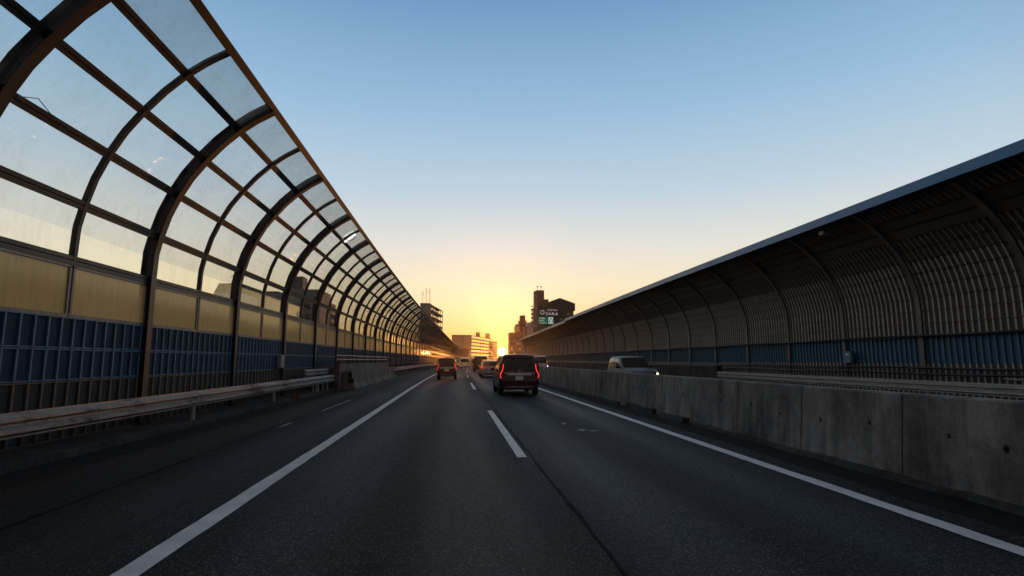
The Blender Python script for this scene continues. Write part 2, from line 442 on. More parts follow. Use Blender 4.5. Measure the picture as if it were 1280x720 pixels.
# right wall ----------------------------------------------------------------
SR=4.05; MIR=10.1; NR=36; YR0=18.54-4*SR
right=empty('noise_barrier','dark ribbed noise barrier with blue band and blue top edge curving over the far carriageway','noise barrier',(17,YR0,0))
RB=Vector((17,YR0,0))
RSC=.955
PVR=[Vector((x,z if z<3.3 else 3.3+(z-3.3)*.875)) for x,z in PROF]
_pv=PV; PV=PVR
ribr=rib_mesh('arched_rib',worn('grey_brown_steel',(.085,.078,.072),(.17,.155,.145),2,.45,0,.5,.05,(1,1,.4)),MIR)
HR=SR/2-.012
fine=resample(PVR[4:],9)   # nine breaks above the blue band
bands=[]
wb=MB()
low=[Vector((-6.9,.15)),Vector((-6.9,.87)),Vector((-6.9,1.39))]
def corr(pv,m0,m1,n=17,ribs=True):
    along(wb,pv,-HR,HR,-.012,-.002,m0,MIR)
    if ribs:
        for i in range(n):
            yy=-HR+(i+.5)*2*HR/n
            along(wb,pv,yy-.025,yy+.025,-.004,.045,m1,MIR)
PVf=[Vector((-6.9,2.325))]+PVR[4:]
curve=resample(PVf,13)
along(wb,[Vector((-6.9,.15)),Vector((-6.9,2.3))]+PVf,-HR-.01,HR+.01,-.05,-.014,0,MIR)
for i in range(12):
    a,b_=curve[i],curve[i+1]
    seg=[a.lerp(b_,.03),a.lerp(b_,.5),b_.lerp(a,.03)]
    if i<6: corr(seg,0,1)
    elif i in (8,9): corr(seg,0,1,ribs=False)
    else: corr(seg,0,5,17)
    along(wb,[a.lerp(b_,-.02),a.lerp(b_,.025)],-HR,HR,-.02,.055,4,MIR)
corr([Vector((-6.9,.15)),Vector((-6.9,.62))],0,1); corr([Vector((-6.9,.64)),Vector((-6.9,1.38))],0,1)
corr([Vector((-6.9,1.385)),Vector((-6.9,2.315))],2,3)
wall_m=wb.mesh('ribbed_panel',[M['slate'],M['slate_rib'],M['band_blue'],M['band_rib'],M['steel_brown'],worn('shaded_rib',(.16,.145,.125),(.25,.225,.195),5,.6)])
tb=MB(); p=PVR[14]; tb.box((MIR-p.x-.06,0,p.y-.005),(.10,2*HR+.03,.32))
tb.box((MIR-p.x+.06,0,p.y-.08),(.10,2*HR,.07))
top_m=tb.mesh('top_beam',M['fascia'])
PV=_pv
for i in range(NR+1): place('arched_rib',ribr,right,YR0+SR*i,RB)
for i in range(NR):
    y=YR0+SR*(i+.5)
    place('ribbed_panel',wall_m,right,y,RB); o=place('top_beam',top_m,right,y,RB)
    if y>77: o.location.z=-.2
# ------------------------------------------------------------------ guardrails
def wbeam(x, zc, side, h=.35):
    pts=[(-.5,0),(-.42,.0),(-.30,.075),(-.16,.075),(-.05,.0),(.05,.0),(.16,.075),(.30,.075),(.42,0),(.5,0)]
    front=[(x+side*d,zc+t*h) for t,d in pts]; back=[(x+side*(d-.008),zc+t*h) for t,d in reversed(pts)]
    return front+back
def guardrail(label, x, zc, side, y0, y1, step, mats, zbase, group=None):
    e=empty('guardrail',label,'guardrail',(cx((y0+y1)/2)+x,(y0+y1)/2,0)); B=Vector(e.location)
    b=MB(); n=max(2,int((y1-y0)/2)); pr=wbeam(x,zc,side)
    b.sweep([[Vector((cx(yy)+p,yy,q))-B for p,q in pr] for yy in [y0+(y1-y0)*i/n for i in range(n+1)]])
    yy=y0+4
    while yy<y1-1:            # lap joints with bolts
        for dz in (-.08,.08):
            for dy in (-.1,.1): b.lathe([(0,.016),(.014,.016),(.018,.008)] if side>0 else [(0,.016),(-.014,.016),(-.018,.008)],(cx(yy)+x+side*.076-B.x,yy+dy-B.y,zc+dz*1.0-B.z),n=6)
        yy+=4
    b.build('beam',mats,e,35)
    pm=MB(); pm.lathe([(zbase,.057),(zc+.16,.057),(zc+.18,.03)],(0,0,0),'z',14); pm.box((side*.07,0,zc),(.09,.12,.20)); me=pm.mesh('post',M['rail_far'],40)
    k=0; yy=y0+step*.4
    while yy<y1 and k<95:
        inst('post',me,e,Vector((cx(yy)+x-side*.10,yy,0))-B); yy+=step; k+=1
    return e
guardrail('rust streaked guardrail on round posts running along the shoulder below the navy panels',-5.98,.615,1,-6,28.6,5.85,M['rail_rust'],.1)
guardrail('distant guardrail beyond the brown streaked concrete block on the left shoulder',-5.9,.62,1,48.5,250,4,M['rail'],.1)
guardrail('pale grey guardrail in front of the blue band across the median',15.3,.66,-1,2,31.2,2,M['rail_far'],.0)

# ------------------------------------------------------------------ median barrier
med=empty('median_barrier','long cast concrete median wall with form tie holes beside the right lane','concrete wall',(5.85,20,0)); MBs=Vector((5.85,20,0))
def med_prof(z0=.0): return [(5.60,z0),(6.20,z0),(5.96,1.06),(5.945,1.08),(5.715,1.08),(5.70,1.06)]
nseg=90
for i in range(nseg):
    y0=.45+2.06*i if i<45 else .45+2.06*45+8*(i-45)
    y1=y0+(2.06 if i<45 else 8)
    b=MB(); dz=random.uniform(-.006,.006); dx=random.uniform(-.006,.006)
    pr=[(p+dx,q+(dz if q>.5 else 0)) for p,q in med_prof()]
    ys=[y0+.013,y1-.013] if i<45 else [y0+.01+(y1-y0-.02)*k/4 for k in range(5)]
    b.sweep([[Vector((cx(y)+p,y,q))-MBs for p,q in pr] for y in ys],0)
    if i<45:
        for t in (.3,.72):
            yy=y0+2.06*t+random.uniform(-.12,.12); zz=.62+random.uniform(-.05,.05)
            xf=5.60+.1*zz/1.06
            n=9; r=random.uniform(.020,.034)
            b.add([Vector((cx(yy)+xf-.004+dx+.0,yy+r*math.cos(2*PI*k/n)*random.uniform(.7,1.2),zz+r*1.4*math.sin(2*PI*k/n)*random.uniform(.7,1.2)))-MBs for k in range(n)],[tuple(range(n))],1)
    b.build('wall_segment',[M['concrete'],M['hole']],med)
    if y1>480: break
# broken footing pieces along the foot of the median
ft=MB()
for ya,yb,w,h in ((2.0,12.6,.14,.07),(13.0,14.6,.20,.12),(15.2,17.5,.16,.15),(18.6,26,.12,.09),(27,60,.10,.08)):
    n=max(3,int((yb-ya)/.45)); rings=[]
    for i in range(n+1):
        y=ya+(yb-ya)*i/n; w2=w*random.uniform(.7,1.2); h2=h*random.uniform(.75,1.1)
        rings.append([Vector((cx(y)+5.62,y,0.002)),Vector((cx(y)+5.62,y,h2)),Vector((cx(y)+5.62-w2*.8,y,h2)),Vector((cx(y)+5.62-w2,y,.002))])
    ft.sweep(rings)
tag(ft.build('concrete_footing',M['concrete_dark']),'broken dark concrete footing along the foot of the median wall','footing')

# far parapet on the opposite carriageway, and low walls past the barriers' ends
def parapet(label, x0,x1,z0,z1,y0,y1,m,cap=True):
    B=Vector((cx((y0+y1)/2)+x0,(y0+y1)/2,0))
    e=empty('parapet',label,'parapet',B)
    b=MB(); solid(b,x0,x1,z0,z1,y0,y1,2); b.v=[tuple(Vector(v)-B) for v in b.v]; b.build('wall',m,e)
    if cap:
        b=MB(); solid(b,x0-.02,x1+.02,z1+.002,z1+.05,y0,y1,2); b.v=[tuple(Vector(v)-B) for v in b.v]; b.build('coping',M['alu'],e)
    return e
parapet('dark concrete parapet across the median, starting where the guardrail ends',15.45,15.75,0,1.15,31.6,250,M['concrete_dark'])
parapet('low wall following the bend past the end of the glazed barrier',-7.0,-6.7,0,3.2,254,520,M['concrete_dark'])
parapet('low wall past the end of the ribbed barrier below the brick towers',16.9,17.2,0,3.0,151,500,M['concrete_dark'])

# ------------------------------------------------------------------ concrete crash block on the left
jb=empty('crash_block','brown streaked concrete barrier block with a steel rail on top, standing on the left shoulder','concrete barrier',(-5.4,38,0)); JB=Vector((-5.4,38,0))
b=MB(); pr=[(-5.02,.0),(-5.02,.08),(-5.16,.34),(-5.22,.93),(-5.62,.93),(-5.70,0)]
b.sweep([[Vector((cx(y)+p,y,q))-JB for p,q in pr] for y in [29.3+19.2*i/10 for i in range(11)]]); b.build('lower_wall',M['concrete_streaked'],jb)
b=MB(); solid(b,-6.0,-5.72,0,1.32,28.7,48.2); b.v=[tuple(Vector(v)-JB) for v in b.v]; b.build('upper_wall',M['concrete'],jb)
b=MB()
for zz in (1.52,1.72): b.tube([Vector((cx(y)-5.86,y,zz))-JB for y in [28.4+20*i/8 for i in range(9)]],.045)
for i in range(8):
    y=29.2+2.6*i; b.box(Vector((cx(y)-5.86,y,1.53))-JB,(.07,.07,.46))
    b.box(Vector((cx(y)-5.86,y,1.335))-JB,(.2,.2,.03))
b.build('top_rail',M['steel_brown'],jb)
b=MB(); b.box(Vector((-5.235,29.29,.45))-JB,(.28,.04,.22)); b.box(Vector((-5.3,29.285,.74))-JB,(.16,.03,.26)); b.build('end_marker',M['hole'],jb)
# extra posts close together by the block: parts of a short transition rail
tr=empty('guardrail','short doubled guardrail piece on close posts at the end of the concrete block','guardrail',(-6.0,27,0)); TB=Vector((-6,27,0))
pm=MB(); pm.lathe([(.1,.05),(.78,.05)],(0,0,0),'z',12); me=pm.mesh('post',M['rail_far'],40)
for y in (25.2,26.1,27.0,27.9): inst('post',me,tr,Vector((-6.12,y,0))-TB)
b=MB(); b.sweep([[Vector((p,y,q))-TB for p,q in wbeam(-6.25,.95,1,.3)] for y in (24.2,28.4)]); b.build('beam',M['rail'],tr,35)

# ------------------------------------------------------------------ small fittings
def cbox(label, loc, size, m, plate=None):
    e=empty('control_box',label,'control box',loc)
    b=MB(); b.box((0,0,0),size); b.build('case',m,e,bevel=.012)
    if plate:
        b=MB(); s=-1 if loc[0]>0 else 1
        b.box((s*(size[0]/2+.004),-.02,size[2]*.22),(.006,size[1]*.5,size[2]*.18)); b.build('label_plate',plate,e)
    b=MB(); b.tube([(0,0,-size[2]/2),(0,.02,-size[2]/2-.2),(0,.15,-size[2]/2-.32)],.02); b.build('cable',M['cable'],e)
    return e
white=flat('white_plastic',(.7,.7,.68),.4)
greyp=flat('grey_enamel',(.34,.34,.33),.45)
cbox('small blue control box with a pale plate fixed to the ribbed wall',(16.78,22.2,1.62),(.16,.46,.5),worn('box_blue',(.07,.16,.26),(.10,.21,.32),3,.5),white)
cbox('grey control box fixed to the navy panels under the glazed barrier',(-6.76,22.6,1.45),(.16,.42,.5),greyp)
# conduits on the right wall
cb=empty('cable_conduit','black cable conduits clipped along the ribbed wall above and below the blue band','cable',(16.8,30,2.4)); CB=Vector((16.8,30,2.4))
for zz,r,xx in ((2.37,.05,16.76),(1.22,.045,16.74),(1.02,.04,16.72)):
    b=MB(); b.tube([Vector((cx(y)+xx,y,zz+.025*math.sin(y*.7+zz*5)))-CB for y in [4+2*i for i in range(60)]],r,6); b.build('conduit',M['cable'],cb,40)
b=MB(); b.tube([Vector((16.66,12.6+.4*i,1.28-.36*math.sin(i/6*PI/2)))-CB for i in range(8)],.022,6); b.build('loose_cable',M['rail_far'],cb,40)
# lamp units under the barrier tops
def fitting(name, cat, label, loc, rz, m, size, tilt=0):
    e=empty(name,label,cat,loc,rz)
    b=MB(); b.box((0,0,0),size,0,Matrix.Rotation(tilt,3,'Y')); b.build('housing',m,e,bevel=.015)
    b=MB(); b.tube([(0,0,0),(0,0,.28)],.025); b.build('bracket',M['steel_brown'],e)
    return e
fitting('camera_unit','camera','small grey camera unit hanging under the blue top edge',(14.95,20.6,6.62),.2,greyp,(.42,.22,.17))
fitting('camera_unit','camera','second small camera unit hanging farther along under the blue edge',(15.6,58,6.5),.2,greyp,(.5,.26,.2))
lp=empty('tube_lamp','white tube lamp fixed under the top pane row of the glazed barrier','lamp',(-4.86,25.6,7.08))
b=MB(); b.box((0,0,.0),(.62,.13,.06),0,Matrix.Rotation(math.radians(-38),3,'Y')); b.build('tube',emit('lamp_white',(1,.98,.95),1.3),lp)
b=MB(); b.box((-.03,0,.06),(.68,.17,.05),0,Matrix.Rotation(math.radians(-38),3,'Y')); b.build('housing',M['black'],lp)
b=MB(); b.tube([(.30,-.35,.02),(.22,-.42,-.16),(.05,-.45,-.22),(-.16,-.38,-.12),(-.28,-.2,.05),(-.3,0,.06)],.014,5); b.build('cable',M['cable'],lp)
wr=MB(); wr.tube([Vector(q)+Vector((0.05,0,0)) for q in ((-6.38,8.25,5.28),(-6.36,8.6,5.42),(-6.4,9.0,5.30),(-6.42,9.6,5.22),(-6.42,10.2,5.28),(-6.4,10.5,5.33))],.007,5)
tag(wr.build('loose_wire',M['cable'],None),'thin loose wire sagging along a rail of the nearest glazed bay','wire')
# dry weeds at the guardrail
def weed(label, x,y,m,n=26,h=.3):
    b=MB()
    for i in range(n):
        a=random.uniform(0,2*PI); l=h*random.uniform(.5,1.1); sp=random.uniform(.05,.5)*l
        p0=Vector((x+random.uniform(-.12,.12),y+random.uniform(-.2,.2),.1)); p1=p0+Vector((math.cos(a)*sp*.5,math.sin(a)*sp*.5,l*.7)); p2=p0+Vector((math.cos(a)*sp*1.3,math.sin(a)*sp*1.3,l))
        w=Vector((-math.sin(a),math.cos(a),0))*.012
        b.add([p0-w,p0+w,p1+w,p1-w,p2],[(0,1,2,3),(3,2,4)])
    o=b.build('weed',m); tag(o,label,'plant'); return o
dry=worn('dry_stalks',(.16,.085,.035),(.30,.17,.07),6,.8)
weed('dry brown weed tuft growing at the kerb by the guardrail',-5.85,21.6,dry)
weed('dark straggly weed growing behind the end of the shoulder guardrail',-6.45,27.6,worn('dark_leaves',(.03,.035,.015),(.06,.06,.03),6,.8),60,1.3)

# ------------------------------------------------------------------ cars
def car_mats(): pass
tyre_m=flat('tyre_rubber',(.015,.015,.015),.85); rim_m=flat('alloy_rim',(.4,.4,.41),.3,.8)
dglass=flat('tinted_car_glass',(.006,.006,.007),.05,0,.45,0)
chrome=flat('chrome_trim',(.62,.62,.62),.16,.95)
sky_chrome=flat('sky_toned_chrome',(.80,.78,.80),.35,.2)  # pale base colour stands in for bright sky mirrored in the chrome
plate_m=flat('plate_white',(.85,.85,.83),.5)
tail_on=emit('tail_lamp_lit',(1,.05,.03),1.5)
lens=flat('tail_lens',(.16,.008,.008),.15,0,.6,.5)
head_on=emit('head_lamp_warm',(1,.80,.48),5)
head_cool=emit('head_lamp_cool',(.62,.60,1),5)
def paintm(name,c,rough=.22): return flat(name,c,rough,.15,.4,.25)

TYPES={
 'van':  dict(L=4.3,W=.845,st=[(0,.36,1.04,1.60,.77,.79,.64,.10),(.07,.30,1.04,1.69,.83,.835,.68,.10),(.22,.24,1.04,1.735,.845,.845,.70,.06),(.8,.22,1.04,1.75,.845,.845,.71,0),(2.4,.22,1.01,1.745,.845,.845,.70,0),(2.85,.22,.99,1.68,.845,.84,.68,0),(3.6,.22,.97,1.03,.84,.82,.70,0),(4.1,.24,.84,.90,.82,.78,.62,0),(4.28,.32,.60,.68,.72,.68,.5,0)],cowl=6,roof=5),
 'kei':  dict(L=3.4,W=.745,st=[(0,.34,.98,1.55,.69,.70,.57,.12),(.06,.28,.98,1.62,.735,.735,.60,.12),(.2,.24,.98,1.66,.745,.745,.62,.07),(.7,.22,.98,1.675,.745,.745,.63,0),(1.9,.22,.96,1.66,.745,.745,.62,0),(2.2,.22,.95,1.60,.745,.74,.60,0),(2.8,.22,.93,1.0,.74,.72,.6,0),(3.2,.24,.82,.88,.72,.69,.55,0),(3.38,.32,.6,.68,.64,.6,.45,0)],cowl=6,roof=5),
 'wagon':dict(L=4.5,W=.85,st=[(0,.36,.90,.96,.78,.78,.66,0),(.08,.30,.93,1.18,.83,.83,.66,.16),(.30,.24,.94,1.42,.85,.85,.62,.12),(.8,.20,.94,1.49,.85,.85,.61,0),(2.3,.20,.92,1.49,.85,.85,.60,0),(2.75,.20,.91,1.43,.85,.84,.58,0),(3.45,.20,.90,.96,.84,.82,.66,0),(4.2,.22,.74,.80,.82,.77,.6,0),(4.48,.30,.55,.62,.7,.66,.5,0)],cowl=6,roof=5),
 'suv':  dict(L=4.4,W=.88,st=[(0,.42,1.05,1.50,.80,.80,.64,.14),(.08,.36,1.05,1.60,.86,.86,.67,.14),(.3,.30,1.05,1.68,.88,.88,.75,.08),(.8,.28,1.05,1.71,.88,.88,.77,0),(2.1,.28,1.03,1.70,.88,.88,.76,0),(2.4,.28,1.02,1.64,.88,.875,.75,0),(2.98,.28,1.01,1.06,.87,.86,.76,0),(4.0,.30,.96,1.02,.86,.83,.68,0),(4.3,.36,.80,.88,.80,.78,.6,0),(4.38,.42,.62,.68,.72,.7,.55,0)],cowl=6,roof=5),
 'box':  dict(L=4.7,W=.86,st=[(0,.40,1.1,1.80,.80,.80,.70,.06),(.06,.34,1.1,1.90,.85,.85,.74,.06),(.3,.28,1.1,1.96,.86,.86,.75,.03),(1,.26,1.1,1.98,.86,.86,.76,0),(3.0,.26,1.08,1.97,.86,.86,.75,0),(3.4,.26,1.06,1.88,.86,.855,.73,0),(4.05,.26,1.05,1.12,.855,.84,.74,0),(4.55,.28,.86,.94,.84,.8,.66,0),(4.68,.36,.6,.7,.78,.74,.6,0)],cowl=6,roof=5),
}
def section(s):
    y,zb,zm,zt,wl,wb,wt,ln=s
    def Y(z): return y+(ln*(z-zm)/max(zt-zm,.01) if z>zm else 0)
    half=[(0,zb),(wl*.84,zb),(wl*.97,zb+.07),(wl,zb+.2),((wl+wb)/2+.012,(zb+.2+zm)/2),(wb,zm-.04),(wb-.012,zm+.01),((wb*.52+wt*.48)+.012,(zm+zt)/2),(wt,zt-.075),(wt-.045,zt-.025),(wt-.14,zt-.004),(0,zt+.018)]
    pts=[Vector((x,Y(z),z)) for x,z in half]+[Vector((-x,Y(z),z)) for x,z in half[-2:0:-1]]
    return pts
def lerp_st(st,y):
    for a,b in zip(st,st[1:]):
        if a[0]<=y<=b[0]:
            t=(y-a[0])/(b[0]-a[0]); return [p+(q-p)*t for p,q in zip(a,b)]
    return st[-1]
def make_car(name, label, cat, typ, body_m, loc, rz, tails='bar', lit=True, heads=None, group=None, detail=True, chrome_bar=False, emblem=False):
    T=TYPES[typ]; st=T['st']; L=T['L']; W=T['W']
    e=empty(name,label,cat,loc,rz,group)
    b=MB(); b.sweep([section(s) for s in st]); b.build('body',body_m,e,32)
    # rear glass
    s=st[0]; y,zb,zm,zt,wl,wb,wt,ln=s
    if typ!='wagon':
        def P(x,z,o=-.012): return Vector((x,y+ln*(z-zm)/(zt-zm)+o,z))
        z0,z1=zm+.02,zt-.05
        def w(z): return wb+(wt-wb)*(z-zm)/(zt-zm)-.015
        sh=[(-w(z0)+.07,z0),(w(z0)-.07,z0),(w(z0+.07),z0+.07),(w(z1-.07),z1-.07),(w(z1)-.06,z1),(-w(z1)+.06,z1),(-w(z1-.07),z1-.07),(-w(z0+.07),z0+.07)]
    else:
        a,c=st[1],st[2]
        za,zc=.99,1.37
        def P(x,z,o=-.012):
            t=(z-za)/(zc-za); return Vector((x,.05+t*.34+o-.02,z+.012))
        z0,z1=za,zc
        sh=[(-.60,z0),(.60,z0),(.66,z0+.06),(.58,z1-.05),(.53,z1),(-.53,z1),(-.58,z1-.05),(-.66,z0+.06)]
    b=MB(); b.sweep([[P(x,z,-.014) for x,z in sh],[P(x,z,.02) for x,z in sh]]); rw=b.build('rear_window',dglass,e)
    if typ!='wagon':
        b=MB(); b.tube([P(.02,z0+.03,-.025),P(-.30,z0+.08,-.03)],.01,6); b.build('wiper',M['black'],rw)
        b=MB(); b.sweep([[Vector((x,y+ln+yy,zt+zz)) for x,zz in ((-wt+.06,-.03),(wt-.06,-.03),(wt-.09,.035),(-wt+.09,.035))] for yy in (-.10,.12)]); b.build('roof_spoiler',body_m,e,bevel=.012)
        b=MB(); b.box((0,y+ln-.104,zt-.005),(.34,.012,.02)); b.build('brake_light',lens,e)
    # side glass
    yb0=.45 if typ!='wagon' else .75
    ye=st[T['roof']][0]+.12
    for sd in (-1,1):
        for ya,yc in ((yb0,yb0+.55*(ye-yb0)-.03),(yb0+.55*(ye-yb0)+.03,ye)):
            b=MB(); r=[]
            for k in range(4):
                q=lerp_st(st,ya+(yc-ya)*k/3); zm2,zt2,wb2,wt2=q[2],q[3],q[5],q[6]
                r.append([Vector((sd*((wb2-.008)*(1-t)+wt2*t+.030+.012*math.sin(PI*t)),ya+(yc-ya)*k/3,zm2+.03+(zt2-.13-zm2-.03)*t)) for t in (0,.33,.66,1)])
            full=[row+[v-Vector((sd*.05,0,0)) for v in reversed(row)] for row in r]
            b.sweep(full); b.build('side_window',dglass,e,40)
        b=MB(); ym=st[T['cowl']][0]-.45
        b.box((sd*(W+.10),ym,zm_of(st,ym)+.08),(.18,.09,.14)); b.build('mirror',body_m if typ!='suv' else M['black'],e,bevel=.02)
    # windscreen
    A,C=st[T['cowl']],st[T['roof']]
    w0,w1=A[6]-.03,C[6]-.05
    pa=Vector((0,A[0]-.03,A[3]+.06)); pc=Vector((0,C[0]+.03,C[3]-.015))
    nrm=Vector((0,pa.z*0+ (pc.z-pa.z)*-1*-1,0)); dirv=(pc-pa).normalized(); nv=Vector((0,dirv.z,-dirv.y)); nv=nv if nv.z>0 else -nv
    q=[pa+Vector((-w0,0,0)),pa+Vector((w0,0,0)),pc+Vector((w1,0,0)),pc+Vector((-w1,0,0))]
    b=MB(); b.sweep([[p+nv*.022 for p in q],[p-nv*.03 for p in q]]); b.build('windscreen',dglass,e)
    # wheels
    R=.31 if typ!='suv' else .35
    wm=MB(); wm.lathe([(-.1,R*.6),(-.1,R*.92),(-.075,R),(.075,R),(.1,R*.92),(.1,R*.6)],(0,0,0),'x',24); wme=wm.mesh('tyre',tyre_m,40)
    rm=MB(); rm.lathe([(-.085,.03),(-.08,R*.6),(.08,R*.6),(.085,.03)],(0,0,0),'x',20)
    for kk in range(5):
        a=2*PI*kk/5; rm.box((0,math.cos(a)*R*.33,math.sin(a)*R*.33),(.205,R*.5,.05),0,Matrix.Rotation(a,3,'X'))
    rme=rm.mesh('rim',rim_m,40)
    lm=MB(); lm.lathe([(-.03,R*1.13),(.03,R*1.13)],(0,0,0),'x',24); lme=lm.mesh('wheel_arch',M['black'],40)
    for sd in (-1,1):
        for yy in (.72,L-.78):
            wl=bpy.data.objects.new('wheel',wme); link(wl,e); wl.location=(sd*(W-.095),yy,R)
            inst('rim',rme,wl)
            inst('wheel_arch',lme,e,(sd*(W-.022),yy,R+.015))
    # rear bumper, plate
    b=MB(); b.sweep([[Vector((x,yy,zz)) for x,yy in ((-W+.03,.10),(-W+.10,-.045),(W-.10,-.045),(W-.03,.10))] for zz in (.34,.40,.58,.62)]); b.build('rear_bumper',body_m,e,bevel=.015)
    b=MB(); b.box((0,-.05,.30),(2*W-.30,.06,.09)); b.build('bumper_trim',M['black'],e,bevel=.01)
    b=MB(); b.box((0,-.052,.375),(2*W-.62,.02,.028)); b.build('bumper_strip',chrome,e)
    pz=.74 if typ in('van','kei','box') else .72
    b=MB(); b.box((0,-.028,pz),(.33,.02,.165)); b.build('licence_plate',plate_m,e,bevel=.004)
    if chrome_bar:
        b=MB(); b.box((0,-.03,.945),(1.28,.035,.035)); b.box((0,-.032,.885),(1.02,.03,.062)); b.build('chrome_strip',sky_chrome,e,bevel=.006)
    if emblem:
        b=MB()
        for dx in (-.028,.028): b.box((dx,-.03,1.045),(.016,.012,.075))
        b.box((0,-.03,1.045),(.05,.012,.016)); b.tube([(.06*math.cos(t)*1.05,-.03,1.045+.055*math.sin(t)) for t in [2*PI*i/12 for i in range(13)]],.006,5); b.build('emblem',chrome,e)
    # tail lamps
    for sd in (-1,1):
        b=MB(); x=W-.085
        if tails=='c':
            b.box((sd*(x+.0),.012,1.03),(.15,.10,.62)); tl=b.build('tail_light',lens,e,bevel=.02)
            path=[(x-.075,1.33),(x-.06,1.24),(x-.055,1.14),(x-.02,1.03),(x+.045,.93),(x+.06,.86),(x+.05,.78),(x+.01,.735)]
            t2=MB(); t2.tube([(sd*a,-.045,z) for a,z in path],.016,6); t2.build('light_guide',tail_on if lit else lens,tl,40)
        elif tails=='tall':
            b.box((sd*(x+.01),.012,.98),(.13,.10,.52)); tl=b.build('tail_light',lens,e,bevel=.02)
            path=[(x-.035,1.22),(x-.03,1.1),(x,1.0),(x+.04,.9),(x+.05,.82),(x+.03,.75)]
            t2=MB(); t2.tube([(sd*a,-.045,z) for a,z in path],.018,6); t2.build('light_guide',tail_on if lit else lens,tl,40)
        else:
            b.box((sd*(x-.06),.02,.83),(.26,.10,.15)); tl=b.build('tail_light',lens,e,bevel=.02)
            t2=MB(); t2.box((sd*(x-.04),-.034,.83),(.16,.014,.09)); t2.build('light_guide',tail_on if lit else lens,tl)
    b=MB(); b.lathe([(-.12,.03),(.02,.035)],(W*.55,0,.24),'y',12); b.build('exhaust',chrome,e)
    # front
    for sd in (-1,1):
        f=st[-2]; b=MB(); b.box((sd*(f[5]-.12),f[0]+.06,f[2]-.03),(.28,.16,.16)); hl=b.build('headlight',dglass,e,bevel=.02); b=MB(); b.lathe([(0,.055),(.015,.05)],(sd*(f[5]-.12),f[0]+.142,f[2]-.03),'y',14); b.build('bulb',heads or flat('lamp_glass',(.5,.5,.5),.1),hl)
    f=st[-1]; b=MB(); b.box((0,f[0]+.005,f[2]-.02),(.7,.03,.12)); b.build('grille',M['black'],e,bevel=.01)
    b=MB(); b.tube([(0,st[2][0]+.25,st[3][3]),(0,st[2][0]+.15,st[3][3]+.13)],[.02,.006],6); b.build('roof_antenna',M['black'],e)
    return e
def zm_of(st,y): return lerp_st(st,y)[2]

maroon=paintm('dark_maroon_paint',(.060,.006,.014)); wine=paintm('wine_red_paint',(.06,.006,.009)); silver=paintm('silver_paint',(.42,.42,.44),.3)
blackp=paintm('black_paint',(.012,.012,.013)); redp=paintm('red_paint',(.35,.02,.02)); whitep=paintm('white_paint',(.7,.7,.7)); grayp=flat('warm_silver_paint',(.22,.215,.205),.42,.1,.3,.05)
def lane(y,off): return (cx(y)+off,y,0)
def hd(y): return -math.atan(slope(y))
make_car('minivan','dark maroon minivan with lit curved tail lamps and chrome strip in the right lane','car','van',maroon,lane(23.6,2.76),hd(24),'c',True,chrome_bar=True,emblem=True)
make_car('compact_car','wine red tall compact car with lit tail lamps alone in the left lane','car','kei',wine,lane(43.4,-.66),hd(44),'tall',True,chrome_bar=True,emblem=True)
make_car('station_wagon','pale silver station wagon just ahead of the dark maroon minivan','car','wagon',silver,lane(48.6,3.0),hd(49),'bar',True)
make_car('van','dark van ahead of the silver station wagon','car','box',blackp,lane(69,2.75),hd(70),'bar',False)
make_car('hatchback','small red hatchback ahead of the dark van','car','kei',redp,lane(108,2.55),hd(108),'bar',True)
make_car('sedan','small dark car far ahead between the red hatchback and the white van','car','wagon',blackp,lane(132,.4),hd(132),'bar',True)
make_car('van','small white van far ahead beyond the wine red compact car','car','box',whitep,lane(100,.55),hd(100),'bar',False)
make_car('off_road_car','boxy silver off road car with a lit headlight driving behind the median wall','car','suv',grayp,(10.25,33.6,0),PI,'bar',False,heads=head_on)
make_car('van','pale oncoming van with bluish headlight behind the median wall','car','box',silver,(cx(63)+9.2,65.5,0),PI,'bar',False,heads=head_cool)

